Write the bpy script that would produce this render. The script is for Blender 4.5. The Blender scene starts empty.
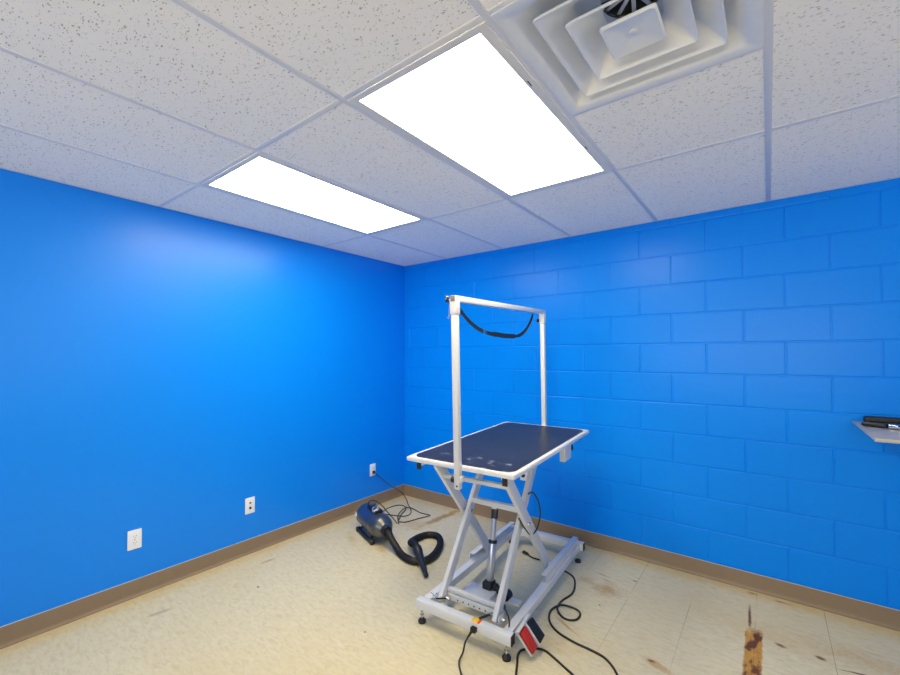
import bpy, bmesh, math, random
from mathutils import Vector, Matrix, Euler
random.seed(4)
S = bpy.context.scene
COL = S.collection
PI = math.pi

# ------------------------------------------------------------------ materials
def hexlin(r, g, b):
    f = lambda c: (c / 255 / 12.92) if c / 255 <= 0.04045 else ((c / 255 + 0.055) / 1.055) ** 2.4
    return (f(r), f(g), f(b), 1.0)

def new_mat(name):
    m = bpy.data.materials.new(name); m.use_nodes = True
    nt = m.node_tree; b = nt.nodes['Principled BSDF']
    return m, nt, b

def N(nt, kind, **kw):
    n = nt.nodes.new(kind)
    for k, v in kw.items():
        if k.startswith('i_'):
            key = k[2:]
            n.inputs[int(key) if key.isdigit() else key].default_value = v
        else: setattr(n, k, v)
    return n

def simple(name, rgb, rough=0.4, metal=0.0, var=0.04, bump=0.0, scale=30.0, spec=0.5):
    """plain painted / plastic / metal surface with a little procedural variation"""
    m, nt, b = new_mat(name)
    tc = N(nt, 'ShaderNodeTexCoord')
    nz = N(nt, 'ShaderNodeTexNoise', i_Scale=scale, i_Detail=3.0)
    nt.links.new(tc.outputs['Object'], nz.inputs['Vector'])
    mx = N(nt, 'ShaderNodeMix', data_type='RGBA')
    c = hexlin(*rgb)
    mx.inputs['A'].default_value = tuple(x * (1 - var) for x in c[:3]) + (1,)
    mx.inputs['B'].default_value = tuple(min(1, x * (1 + var)) for x in c[:3]) + (1,)
    nt.links.new(nz.outputs['Fac'], mx.inputs['Factor'])
    nt.links.new(mx.outputs['Result'], b.inputs['Base Color'])
    b.inputs['Roughness'].default_value = rough
    b.inputs['Metallic'].default_value = metal
    b.inputs['Specular IOR Level'].default_value = spec
    if bump:
        bp = N(nt, 'ShaderNodeBump', i_Strength=bump, i_Distance=0.002)
        nt.links.new(nz.outputs['Fac'], bp.inputs['Height'])
        nt.links.new(bp.outputs['Normal'], b.inputs['Normal'])
    return m

def math_node(nt, op, a, b=None, clamp=False):
    n = N(nt, 'ShaderNodeMath', operation=op, use_clamp=clamp)
    for i, v in enumerate((a, b)):
        if v is None: continue
        if isinstance(v, (int, float)): n.inputs[i].default_value = v
        else: nt.links.new(v, n.inputs[i])
    return n.outputs[0]

BLUE = (0, 133, 244)
def paint_mat(name, rough, bscale, bstr, dist, spec):
    m, nt, b = new_mat(name)
    tc = N(nt, 'ShaderNodeTexCoord')
    n1 = N(nt, 'ShaderNodeTexNoise', i_Scale=1.3, i_Detail=2.0)
    n2 = N(nt, 'ShaderNodeTexNoise', i_Scale=bscale, i_Detail=4.0)
    nt.links.new(tc.outputs['Object'], n1.inputs['Vector']); nt.links.new(tc.outputs['Object'], n2.inputs['Vector'])
    mx = N(nt, 'ShaderNodeMix', data_type='RGBA')
    c = hexlin(*BLUE)
    mx.inputs['A'].default_value = (c[0], c[1] * .95, c[2] * .96, 1)
    mx.inputs['B'].default_value = (c[0], c[1] * 1.05, min(1, c[2] * 1.04), 1)
    nt.links.new(n1.outputs['Fac'], mx.inputs['Factor']); nt.links.new(mx.outputs['Result'], b.inputs['Base Color'])
    b.inputs['Roughness'].default_value = rough; b.inputs['Specular IOR Level'].default_value = spec
    bp = N(nt, 'ShaderNodeBump', i_Strength=bstr, i_Distance=dist)
    nt.links.new(n2.outputs['Fac'], bp.inputs['Height']); nt.links.new(bp.outputs['Normal'], b.inputs['Normal'])
    return m
M_wall = paint_mat('blue_paint_smooth', 0.34, 60, 0.12, 0.002, .38)
M_block = paint_mat('blue_paint_block', 0.29, 45, 0.25, 0.003, .16)

def floor_mat():
    m, nt, b = new_mat('vinyl_tile')
    tc = N(nt, 'ShaderNodeTexCoord'); P = tc.outputs['Object']
    L = nt.links.new
    base = hexlin(210, 201, 168); pale = hexlin(217, 209, 179); dark = hexlin(197, 186, 149)
    # marbled streaks of the vinyl tile
    mp = N(nt, 'ShaderNodeMapping'); mp.inputs['Rotation'].default_value = (0, 0, 0.55); mp.inputs['Scale'].default_value = (20, 58, 1)
    L(P, mp.inputs['Vector'])
    st = N(nt, 'ShaderNodeTexNoise', i_Scale=1.0, i_Detail=5.0, i_Roughness=0.62, i_Distortion=0.7); L(mp.outputs[0], st.inputs['Vector'])
    big = N(nt, 'ShaderNodeTexNoise', i_Scale=1.1, i_Detail=3.0); L(P, big.inputs['Vector'])
    r1 = N(nt, 'ShaderNodeValToRGB'); r1.color_ramp.elements[0].position = .30; r1.color_ramp.elements[1].position = .72
    r1.color_ramp.elements[0].color = dark; r1.color_ramp.elements[1].color = pale
    e = r1.color_ramp.elements.new(.5); e.color = base
    L(st.outputs['Fac'], r1.inputs['Fac']); col = r1.outputs['Color']
    sep = N(nt, 'ShaderNodeSeparateXYZ'); L(P, sep.inputs[0]); X, Y = sep.outputs[0], sep.outputs[1]
    wob = N(nt, 'ShaderNodeTexNoise', i_Scale=16.0, i_Detail=5.0, i_Roughness=0.65); L(P, wob.inputs['Vector'])
    W = math_node(nt, 'SUBTRACT', wob.outputs['Fac'], 0.5)
    fine = N(nt, 'ShaderNodeTexNoise', i_Scale=75.0, i_Detail=4.0, i_Roughness=0.7); L(P, fine.inputs['Vector'])
    def mixin(col, mask, rgb, amount=1.0):
        mx = N(nt, 'ShaderNodeMix', data_type='RGBA')
        L(math_node(nt, 'MULTIPLY', mask, amount, True), mx.inputs['Factor']); L(col, mx.inputs['A']); mx.inputs['B'].default_value = hexlin(*rgb)
        return mx.outputs['Result']
    def ramp(v, lo, hi):
        r = N(nt, 'ShaderNodeMapRange', interpolation_type='SMOOTHSTEP'); L(v, r.inputs['Value'])
        r.inputs['From Min'].default_value = lo; r.inputs['From Max'].default_value = hi
        return r.outputs[0]
    def ellipse(cx, cy, rx, ry, ang, wob_amt=1.6):
        c, s = math.cos(ang), math.sin(ang)
        dx = math_node(nt, 'SUBTRACT', X, cx); dy = math_node(nt, 'SUBTRACT', Y, cy)
        u = math_node(nt, 'ADD', math_node(nt, 'MULTIPLY', dx, c / rx), math_node(nt, 'MULTIPLY', dy, s / rx))
        v = math_node(nt, 'ADD', math_node(nt, 'MULTIPLY', dx, -s / ry), math_node(nt, 'MULTIPLY', dy, c / ry))
        d = math_node(nt, 'SQRT', math_node(nt, 'ADD', math_node(nt, 'MULTIPLY', u, u), math_node(nt, 'MULTIPLY', v, v)))
        d = math_node(nt, 'ADD', d, math_node(nt, 'MULTIPLY', W, wob_amt))
        return d
    mott = math_node(nt, 'ADD', math_node(nt, 'MULTIPLY', ramp(fine.outputs['Fac'], .36, .62), .55), .45)
    # slow yellowing of old wax
    col = mixin(col, ramp(big.outputs['Fac'], .45, .75), (206, 188, 140), .35)
    # wax build-up along the skirting
    for axis, sgn in ((X, 1.0), (Y, -1.0)):
        d = math_node(nt, 'MULTIPLY', axis, sgn)
        d = math_node(nt, 'ADD', d, math_node(nt, 'MULTIPLY', W, .22))
        col = mixin(col, ramp(d, .17, .0), (196, 168, 104), .55)
    # yellow-brown stains:  x, y, rx, ry, angle, colour, amount
    for cx, cy, rx, ry, an, rgb, am in [
        (0.71, -0.25, .045, .34, -.08, (160, 118, 40), .85),
        (0.62, -0.52, .16, .11, .4, (178, 142, 66), .55),
        (2.235, -0.545, .085, .075, .3, (162, 120, 42), .85),
        (2.10, -0.50, .06, .05, 0, (182, 146, 74), .6),
        (2.62, -1.045, .09, .03, -.3, (176, 130, 64), .6),
        (2.585, -1.03, .018, .014, 0, (104, 70, 28), .9),
        (0.70, -0.99, .13, .04, -.45, (178, 138, 66), .7),
        (0.40, -1.02, .12, .035, -.5, (176, 144, 80), .55),
        (1.62, -1.95, .5, .3, .4, (206, 182, 122), .35),
        (2.05, -1.22, .25, .05, .1, (188, 150, 86), .45),
        (2.16, -1.02, .13, .012, -.5, (168, 120, 60), .6),
        (3.05, -.47, .30, .10, -.1, (196, 166, 104), .5),
        (2.70, -.40, .16, .22, .2, (204, 182, 128), .4),
        (3.40, -.42, .30, .08, -.1, (186, 148, 76), .55),
        (3.073, -.525, .028, .016, -.3, (110, 78, 30), .9),
        (3.223, -.522, .022, .014, -.2, (104, 66, 24), .95),
        (3.36, -.545, .085, .007, .25, (104, 62, 26), .95),
        (3.09, -.06, .05, .014, 0, (140, 96, 42), .7),
        (2.95, -.05, .03, .02, 0, (120, 82, 34), .7),
        (2.347, -.332, .017, .009, .3, (52, 44, 34), 1),
        (2.16, -.38, .05, .008, -.2, (112, 96, 66), .7),
        (2.20, -.43, .05, .006, -.2, (112, 96, 66), .7),
        (2.25, -.73, .009, .008, 0, (90, 78, 56), .8),
        (0.488, -1.83, .012, .008, 0, (70, 66, 60), .9),
        (1.349, -1.711, .010, .008, 0, (60, 54, 46), .9),
        (0.22, -1.62, .06, .018, 1.5, (150, 122, 70), .6),
        (0.30, -2.30, .07, .02, 1.4, (140, 128, 98), .5),
        ]:
        big_ = rx > .05 and ry > .03
        msk = ramp(ellipse(cx, cy, rx, ry, an, 2.2 if big_ else 1.4), 1.5 if big_ else 1.15, -.1 if big_ else .25)
        if big_: msk = math_node(nt, 'MULTIPLY', msk, mott)
        col = mixin(col, msk, rgb, am)
    # rust strip left by a removed fixture, and the thin run above it
    dxr = math_node(nt, 'ABSOLUTE', math_node(nt, 'SUBTRACT', X, 2.968))
    dxr = math_node(nt, 'ADD', dxr, math_node(nt, 'MULTIPLY', W, .022))
    rs = ramp(dxr, .040, .030)
    rs = math_node(nt, 'MULTIPLY', rs, ramp(math_node(nt, 'ADD', Y, math_node(nt, 'MULTIPLY', W, .16)), -.43, -.50))
    col = mixin(col, rs, (188, 136, 44), .95)
    mpr = N(nt, 'ShaderNodeMapping'); mpr.inputs['Scale'].default_value = (24, 9, 1); L(P, mpr.inputs['Vector'])
    patch = N(nt, 'ShaderNodeTexNoise', i_Scale=1.0, i_Detail=6.0, i_Roughness=0.6); L(mpr.outputs[0], patch.inputs['Vector'])
    col = mixin(col, math_node(nt, 'MULTIPLY', rs, ramp(patch.outputs['Fac'], .48, .58)), (92, 50, 18), .95)
    col = mixin(col, math_node(nt, 'MULTIPLY', rs, ramp(patch.outputs['Fac'], .42, .32)), (222, 186, 96), .85)
    col = mixin(col, ramp(ellipse(2.945, -.335, .010, .17, .03, 1.0), 1.0, .3), (104, 58, 16), .95)
    # tile joints, 12 inch pitch, strongest by the block wall
    for axis, off, hi in ((X, 2.057, 1.0), (Y, -.02, .35)):
        t = math_node(nt, 'ABSOLUTE', math_node(nt, 'SUBTRACT', math_node(nt, 'FRACT', math_node(nt, 'MULTIPLY', math_node(nt, 'SUBTRACT', axis, off - .1524), 1 / .3048)), .5))
        seam = ramp(t, .0065, .0035)
        br = N(nt, 'ShaderNodeTexNoise', i_Scale=1.7, i_Detail=2.0); L(P, br.inputs['Vector'])
        zone = math_node(nt, 'MULTIPLY', ramp(Y, -1.5, -.5), ramp(X, 1.6, 2.5))
        vis = math_node(nt, 'ADD', math_node(nt, 'MULTIPLY', zone, .55 * hi), .03)
        vis = math_node(nt, 'MULTIPLY', vis, ramp(br.outputs['Fac'], .35, .6))
        col = mixin(col, math_node(nt, 'MULTIPLY', seam, vis), (84, 68, 40))
    # fine scuffs
    mp2 = N(nt, 'ShaderNodeMapping'); mp2.inputs['Rotation'].default_value = (0, 0, -.35); mp2.inputs['Scale'].default_value = (9, 60, 1); L(P, mp2.inputs['Vector'])
    sc = N(nt, 'ShaderNodeTexNoise', i_Scale=1.0, i_Detail=4.0, i_Roughness=0.7); L(mp2.outputs[0], sc.inputs['Vector'])
    col = mixin(col, ramp(sc.outputs['Fac'], .65, .76), (160, 148, 116), .45)
    col = mixin(col, ramp(fine.outputs['Fac'], .66, .78), (150, 136, 104), .5)
    L(col, b.inputs['Base Color'])
    rr = N(nt, 'ShaderNodeMapRange'); L(st.outputs['Fac'], rr.inputs['Value'])
    rr.inputs['To Min'].default_value = .42; rr.inputs['To Max'].default_value = .62
    L(rr.outputs[0], b.inputs['Roughness']); b.inputs['Specular IOR Level'].default_value = .35
    bp = N(nt, 'ShaderNodeBump', i_Strength=0.08, i_Distance=0.002); L(st.outputs['Fac'], bp.inputs['Height']); L(bp.outputs['Normal'], b.inputs['Normal'])
    return m

def ceiling_mat():
    m, nt, b = new_mat('fissured_ceiling_tile')
    tc = N(nt, 'ShaderNodeTexCoord'); L = nt.links.new
    P = tc.outputs['Object']
    wn = N(nt, 'ShaderNodeTexNoise', i_Scale=30.0, i_Detail=2.0); L(P, wn.inputs['Vector'])
    add = N(nt, 'ShaderNodeMix', data_type='RGBA', blend_type='LINEAR_LIGHT'); add.inputs['Factor'].default_value = .012
    L(P, add.inputs['A']); L(wn.outputs['Color'], add.inputs['B'])
    def flecks(scale, rot, sx, thr, keep):
        mp = N(nt, 'ShaderNodeMapping'); mp.inputs['Scale'].default_value = (sx, 1, 1); mp.inputs['Rotation'].default_value = (0, 0, rot)
        L(add.outputs['Result'], mp.inputs['Vector'])
        v = N(nt, 'ShaderNodeTexVoronoi', i_Scale=scale); L(mp.outputs[0], v.inputs['Vector'])
        sepc = N(nt, 'ShaderNodeSeparateColor'); L(v.outputs['Color'], sepc.inputs[0])
        k = math_node(nt, 'LESS_THAN', sepc.outputs[0], keep)
        rad = math_node(nt, 'MULTIPLY', sepc.outputs[1], thr)
        d = math_node(nt, 'SUBTRACT', math_node(nt, 'ADD', rad, thr * .4), v.outputs['Distance'])
        mr = N(nt, 'ShaderNodeMapRange'); L(d, mr.inputs['Value']); mr.inputs['From Min'].default_value = 0; mr.inputs['From Max'].default_value = .06
        return math_node(nt, 'MULTIPLY', mr.outputs[0], k)
    a = flecks(115, .5, .34, .22, .66); c = flecks(160, 1.25, .45, .21, .65); e = flecks(130, -.4, .36, .21, .62)
    tot = math_node(nt, 'MAXIMUM', math_node(nt, 'MAXIMUM', a, math_node(nt, 'MULTIPLY', c, .75)), e)
    mx = N(nt, 'ShaderNodeMix', data_type='RGBA'); L(math_node(nt, 'MULTIPLY', tot, .56), mx.inputs['Factor'])
    mx.inputs['A'].default_value = hexlin(250, 249, 247); mx.inputs['B'].default_value = hexlin(120, 112, 98)
    L(mx.outputs['Result'], b.inputs['Base Color']); b.inputs['Roughness'].default_value = .9
    b.inputs['Specular IOR Level'].default_value = .1
    gr = N(nt, 'ShaderNodeTexNoise', i_Scale=260.0, i_Detail=2.0); L(P, gr.inputs['Vector'])
    h = math_node(nt, 'SUBTRACT', math_node(nt, 'MULTIPLY', gr.outputs['Fac'], .35), tot)
    bp = N(nt, 'ShaderNodeBump', i_Strength=0.5, i_Distance=0.003); L(h, bp.inputs['Height']); L(bp.outputs['Normal'], b.inputs['Normal'])
    return m

M_floor = floor_mat(); M_ceil = ceiling_mat()
M_tee = simple('white_steel_tee', (226, 227, 230), .45)
M_base = simple('brown_vinyl', (136, 118, 96), .5, var=.05, scale=12)
M_toe_line = simple('dark_floor_edge', (70, 58, 42), .8)
M_bead = simple('pale_bead', (176, 190, 196), .6)
M_white = simple('white_powder_coat', (214, 217, 220), .35, bump=.08, scale=200)
M_grey = simple('grey_powder_coat', (205, 208, 212), .4)
M_vent = simple('vent_white_steel', (226, 230, 236), .35)
M_lamp_frame = simple('lamp_frame_white', (222, 222, 222), .4)
M_plate = simple('plate_white_plastic', (236, 240, 246), .3)
M_slot = simple('slot_dark', (60, 54, 48), .5)
M_black = simple('black_plastic', (24, 25, 28), .42, var=.1)
M_rubber = simple('black_rubber', (20, 20, 21), .55, var=.1)
M_cord = simple('black_cord', (34, 32, 30), .5, var=.1)
M_chrome = simple('chrome', (200, 202, 205), .18, 1.0)
M_alu = simple('aluminium_tube', (196, 200, 206), .32, .85)
M_steel = simple('brushed_steel', (184, 180, 174), .42, .25, var=.12, scale=18)
M_hole = simple('dark_void', (92, 90, 88), .7)
M_red = simple('red_rubber', (180, 38, 28), .45, var=.06, bump=.2, scale=120)
M_navy = simple('blue_grey_metallic', (74, 98, 132), .28, .7, var=.06)
M_pewter = simple('pewter_metallic', (104, 106, 108), .30, .8, var=.06)
M_knobgrey = simple('knob_silver', (190, 192, 196), .25, .7)
M_strap = simple('navy_black_strap', (22, 30, 44), .6, var=.15)
M_yellow = simple('warning_yellow', (250, 196, 30), .5)
M_orange = simple('warning_orange', (236, 100, 30), .5)
M_redpart = simple('red_plastic', (170, 40, 34), .4)

def mat_mat():
    m, nt, b = new_mat('dark_ribbed_mat')
    tc = N(nt, 'ShaderNodeTexCoord'); L = nt.links.new
    n1 = N(nt, 'ShaderNodeTexNoise', i_Scale=5.0, i_Detail=4.0, i_Roughness=.6); L(tc.outputs['Object'], n1.inputs['Vector'])
    n2 = N(nt, 'ShaderNodeTexNoise', i_Scale=420.0, i_Detail=2.0); L(tc.outputs['Object'], n2.inputs['Vector'])
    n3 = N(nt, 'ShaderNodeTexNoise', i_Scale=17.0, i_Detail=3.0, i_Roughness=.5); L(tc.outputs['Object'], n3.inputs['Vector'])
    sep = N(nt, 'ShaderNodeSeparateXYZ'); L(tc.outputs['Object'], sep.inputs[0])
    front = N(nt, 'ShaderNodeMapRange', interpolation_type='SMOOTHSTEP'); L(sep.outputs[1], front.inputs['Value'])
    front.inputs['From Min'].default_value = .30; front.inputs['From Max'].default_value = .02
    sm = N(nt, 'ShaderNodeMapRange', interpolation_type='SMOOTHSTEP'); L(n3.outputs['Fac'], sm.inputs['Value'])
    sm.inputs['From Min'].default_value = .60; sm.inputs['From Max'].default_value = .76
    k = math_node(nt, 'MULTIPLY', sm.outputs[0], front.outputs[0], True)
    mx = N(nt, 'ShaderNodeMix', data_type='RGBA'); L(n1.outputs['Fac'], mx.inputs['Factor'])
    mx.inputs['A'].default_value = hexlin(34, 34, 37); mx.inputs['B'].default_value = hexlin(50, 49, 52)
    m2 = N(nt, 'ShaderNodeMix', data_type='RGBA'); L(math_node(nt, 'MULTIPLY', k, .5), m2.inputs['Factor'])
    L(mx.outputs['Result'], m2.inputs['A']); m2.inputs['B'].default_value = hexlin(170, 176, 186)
    L(m2.outputs['Result'], b.inputs['Base Color']); b.inputs['Roughness'].default_value = .36; b.inputs['Specular IOR Level'].default_value = .22
    bp = N(nt, 'ShaderNodeBump', i_Strength=.15, i_Distance=.001); L(n2.outputs['Fac'], bp.inputs['Height']); L(bp.outputs['Normal'], b.inputs['Normal'])
    return m
M_mat = mat_mat()

LAMP_STRENGTH = 15.0
def lamp_mat():
    m, nt, b = new_mat('lit_diffuser')
    b.inputs['Base Color'].default_value = (.9, .9, .9, 1)
    b.inputs['Emission Color'].default_value = (1.0, .865, .60, 1)
    b.inputs['Emission Strength'].default_value = LAMP_STRENGTH
    return m
M_lamp = lamp_mat()

# ------------------------------------------------------------------ mesh helpers
def frame_from(d, up=(0, 0, 1)):
    d = Vector(d).normalized(); up = Vector(up)
    if abs(d.dot(up)) > .999: up = Vector((0, 1, 0))
    x = up.cross(d).normalized(); y = d.cross(x)
    return Matrix((x, y, d)).transposed()      # columns x, y, d

class MB:
    def __init__(self): self.bm = bmesh.new()
    def _merge(self, bm2, mtx):
        bmesh.ops.transform(bm2, matrix=mtx, verts=bm2.verts)
        me = bpy.data.meshes.new('tmp'); bm2.to_mesh(me); bm2.free(); self.bm.from_mesh(me); bpy.data.meshes.remove(me)
        return self
    def box(self, c, s, rot=None, bev=0.002, seg=2):
        b = bmesh.new(); bmesh.ops.create_cube(b, size=1)
        bmesh.ops.scale(b, vec=s, verts=b.verts)
        if bev: bmesh.ops.bevel(b, geom=list(b.edges), offset=min(bev, min(s) * .45), segments=seg, affect='EDGES', profile=.5)
        m = Matrix.Translation(c) @ ((rot.to_4x4() if rot is not None else Matrix()))
        return self._merge(b, m)
    def beam(self, p0, p1, w, h, up=(0, 0, 1), bev=.003):
        p0, p1 = Vector(p0), Vector(p1); R = frame_from(p1 - p0, up)
        return self.box((p0 + p1) / 2, (w, h, (p1 - p0).length), R, bev)
    def cyl(self, p0, p1, r, r2=None, n=20, bev=0.0):
        p0, p1 = Vector(p0), Vector(p1); L = (p1 - p0).length
        b = bmesh.new(); bmesh.ops.create_cone(b, cap_ends=True, segments=n, radius1=r, radius2=r if r2 is None else r2, depth=L)
        if bev:
            ed = [e for e in b.edges if abs(e.verts[0].co.z - e.verts[1].co.z) < 1e-6 and len(e.link_faces) == 2]
            bmesh.ops.bevel(b, geom=ed, offset=bev, segments=2, affect='EDGES', profile=.5)
        return self._merge(b, Matrix.Translation((p0 + p1) / 2) @ frame_from(p1 - p0).to_4x4())
    def lathe(self, p0, d, prof, n=32, up=(0, 0, 1)):
        """prof: (distance along d, radius)"""
        R = frame_from(d, up); p0 = Vector(p0); b = self.bm; rings = []
        for t, r in prof:
            rings.append([b.verts.new(p0 + R @ Vector((r * math.cos(2 * PI * i / n), r * math.sin(2 * PI * i / n), t))) for i in range(n)])
        for A, B in zip(rings, rings[1:]):
            for i in range(n): b.faces.new((A[i], A[(i + 1) % n], B[(i + 1) % n], B[i]))
        b.faces.new(list(reversed(rings[0]))); b.faces.new(rings[-1])
        return self
    def tube(self, pts, r, n=10, radii=None, flat=None):
        """swept tube; flat=(width, thickness, up) makes a strap"""
        pts = [Vector(p) for p in pts]; b = self.bm; rings = []
        t0 = (pts[1] - pts[0]).normalized()
        x = frame_from(t0).col[0].copy()
        for i, p in enumerate(pts):
            t = (pts[min(i + 1, len(pts) - 1)] - pts[max(i - 1, 0)]).normalized()
            x = (x - t * x.dot(t)).normalized(); y = t.cross(x)
            rr = radii[i] if radii else r
            if flat:
                yy = Vector(flat[2]); yy = (yy - t * yy.dot(t)).normalized(); xx = yy.cross(t)
                w = (flat[0](i / (len(pts) - 1)) if callable(flat[0]) else flat[0]) / 2; h = flat[1] / 2
                rings.append([b.verts.new(p + yy * a * w + xx * c * h) for a, c in ((1, 1), (-1, 1), (-1, -1), (1, -1))])
            else:
                rings.append([b.verts.new(p + x * rr * math.cos(2 * PI * k / n) + y * rr * math.sin(2 * PI * k / n)) for k in range(n)])
        m = len(rings[0])
        for A, B in zip(rings, rings[1:]):
            for i in range(m): b.faces.new((A[i], A[(i + 1) % m], B[(i + 1) % m], B[i]))
        b.faces.new(list(reversed(rings[0]))); b.faces.new(rings[-1])
        return self
    def prism(self, poly, z0, z1, xf=None):
        """vertical prism over a list of (x, y)"""
        b = self.bm; f = xf or (lambda v: v)
        lo = [b.verts.new(f(Vector((x, y, z0)))) for x, y in poly]; hi = [b.verts.new(f(Vector((x, y, z1)))) for x, y in poly]
        n = len(poly)
        for i in range(n): b.faces.new((lo[i], lo[(i + 1) % n], hi[(i + 1) % n], hi[i]))
        b.faces.new(hi); b.faces.new(list(reversed(lo)))
        return self
    def frustum_ring(self, c, loops):
        """square loops (half-size, z, corner radius) bridged into a continuous skin"""
        b = self.bm; rings = []
        for h, z, r in loops:
            ring = []
            for qx, qy, a0 in ((1, 1, 0), (-1, 1, 1), (-1, -1, 2), (1, -1, 3)):
                for k in range(5):
                    a = (a0 + k / 4) * PI / 2
                    ring.append(b.verts.new(Vector((c[0] + qx * (h - r) + r * math.cos(a), c[1] + qy * (h - r) + r * math.sin(a), z))))
            rings.append(ring)
        for A, B in zip(rings, rings[1:]):
            n = len(A)
            for i in range(n): b.faces.new((A[i], A[(i + 1) % n], B[(i + 1) % n], B[i]))
        return rings
    def move(self, mtx):
        bmesh.ops.transform(self.bm, matrix=mtx, verts=self.bm.verts); return self
    def build(self, name, mat, parent=None, angle=35, origin=None):
        bmesh.ops.recalc_face_normals(self.bm, faces=self.bm.faces)
        me = bpy.data.meshes.new(name)
        if origin is not None: bmesh.ops.translate(self.bm, vec=-Vector(origin), verts=self.bm.verts)
        self.bm.to_mesh(me); self.bm.free()
        for p in me.polygons: p.use_smooth = True
        me.set_sharp_from_angle(angle=math.radians(angle))
        for m in (mat if isinstance(mat, (list, tuple)) else [mat]): me.materials.append(m)
        o = bpy.data.objects.new(name, me); COL.objects.link(o)
        if parent is not None: o.parent = parent
        if origin is not None: o.location = origin
        return o

def catmull(pts, step=8):
    P = [Vector(p) for p in pts]; P = [P[0] * 2 - P[1]] + P + [P[-1] * 2 - P[-2]]; out = []
    for i in range(1, len(P) - 2):
        a, b, c, d = P[i - 1:i + 3]
        for k in range(step):
            t = k / step
            out.append(.5 * ((2 * b) + (c - a) * t + (2 * a - 5 * b + 4 * c - d) * t * t + (3 * b - a - 3 * c + d) * t ** 3))
    out.append(P[-2]); return out

def resample(pts, d):
    out = [pts[0].copy()]; acc = 0
    for a, b in zip(pts, pts[1:]):
        L = (b - a).length; pos = 0
        while acc + L - pos >= d:
            pos += d - acc; acc = 0; out.append(a.lerp(b, pos / L))
        acc += L - pos
    out.append(pts[-1].copy()); return out

def thing(name, label, cat, loc=(0, 0, 0), rz=0.0, group=None):
    o = bpy.data.objects.new(name, None); COL.objects.link(o); o.empty_display_size = .05
    o.location = loc; o.rotation_euler = (0, 0, rz)
    return tag(o, label, cat, group)
def tag(o, label, cat, group=None):
    o['label'] = label; o['category'] = cat
    if group: o['group'] = group
    return o
def struct(o, label=None):
    o['kind'] = 'structure'
    if label: o['label'] = label
    return o

# ------------------------------------------------------------------ the room
HC = 2.386                      # ceiling height
XR, YF = 6.2, -6.6              # far limits of the room (behind and beside the camera)
LX = [0.5723 + 0.6205 * k for k in range(-1, 10)]     # ceiling tees parallel to the plain wall
LY = [-1.0141 - 0.6080 * k for k in range(0, 10)]     # tee positions parallel to the block wall

f = MB(); f.box((XR / 2, YF / 2, -.05), (XR + .3, -YF + .3, .1), bev=0)
struct(f.build('floor', M_floor), 'beige marbled vinyl tile floor with rust stains')
w = MB(); w.box((-.06, YF / 2, HC / 2 + .05), (.12, -YF + .2, HC + .1), bev=0)
struct(w.build('wall_left', M_wall), 'smooth bright blue painted wall with three white outlet plates')

# block wall: painted concrete blocks standing proud of tooled joints, one mesh
w = MB(); w.box((XR / 2, .0633, HC / 2 + .05), (XR + .2, .12, HC + .1), bev=0)
def block(x0, x1, z0, z1):
    g = .003; s = .0045; b = w.bm
    x0, x1, z0, z1 = x0 + g, x1 - g, z0 + g, z1 - g
    if x1 - x0 < .015 or z1 - z0 < .015: return
    lo = [b.verts.new((x, .0034, z)) for x, z in ((x0, z0), (x1, z0), (x1, z1), (x0, z1))]
    mid = [b.verts.new((x, .0010, z)) for x, z in ((x0 + s * .3, z0 + s * .3), (x1 - s * .3, z0 + s * .3), (x1 - s * .3, z1 - s * .3), (x0 + s * .3, z1 - s * .3))]
    j = random.uniform(-.0004, .0004)
    hi = [b.verts.new((x, j, z)) for x, z in ((x0 + s, z0 + s), (x1 - s, z0 + s), (x1 - s, z1 - s), (x0 + s, z1 - s))]
    for A, B in ((lo, mid), (mid, hi)):
        for i in range(4): b.faces.new((A[i], A[(i + 1) % 4], B[(i + 1) % 4], B[i]))
    b.faces.new(hi)
Z1, U0 = 2.1363, 2.1108
for c in range(-1, 12):                       # c = 0 is the top full course
    z0 = Z1 - .2032 * c; z1 = z0 + .2032
    z0, z1 = max(z0, 0), min(z1, HC + .02)
    if z1 <= z0: continue
    x = U0 - .4064 * 8 + (.2032 if c % 2 == 0 else 0)
    while x < XR:
        a, d = max(x, 0), min(x + .4064, XR)
        if d > a: block(a, d, z0, z1)
        x += .4064
struct(w.build('wall_back', M_block, angle=3), 'blue painted concrete block wall')

WX0, WX1, WZ0, WZ1 = 1.0, 4.4, .95, 2.15      # unseen window, added behind the camera for ceiling fill light
w = MB()
for a, b_, c, d in ((-.1, WX0, 0, HC + .1), (WX1, XR + .1, 0, HC + .1), (WX0, WX1, 0, WZ0), (WX0, WX1, WZ1, HC + .1)):
    w.box(((a + b_) / 2, YF - .06, (c + d) / 2), (b_ - a, .12, d - c), bev=0)
struct(w.build('wall_front', M_wall))
VY0, VY1 = -3.3, -1.1                           # second added fill window, in the wall across from the plain wall
w = MB()
for a, b_, c, d in ((.1, VY1, 0, HC + .1), (VY0, YF - .1, 0, HC + .1), (VY1, VY0, 0, WZ0), (VY1, VY0, WZ1, HC + .1)):
    w.box((XR + .06, (a + b_) / 2, (c + d) / 2), (.12, a - b_, d - c), bev=0)
struct(w.build('wall_right', M_wall))
w = MB()
for y in (VY0 + .02, (VY0 + VY1) / 2, VY1 - .02): w.box((XR + .06, y, (WZ0 + WZ1) / 2), (.06, .05, WZ1 - WZ0), bev=.004)
for z in (WZ0 + .02, WZ1 - .02): w.box((XR + .06, (VY0 + VY1) / 2, z), (.06, VY1 - VY0, .05), bev=.004)
struct(w.build('fill_window_2', M_white))
w = MB()
for x in (WX0 + .02, (WX0 + WX1) / 2, WX1 - .02): w.box((x, YF - .06, (WZ0 + WZ1) / 2), (.05, .06, WZ1 - WZ0), bev=.004)
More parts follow.
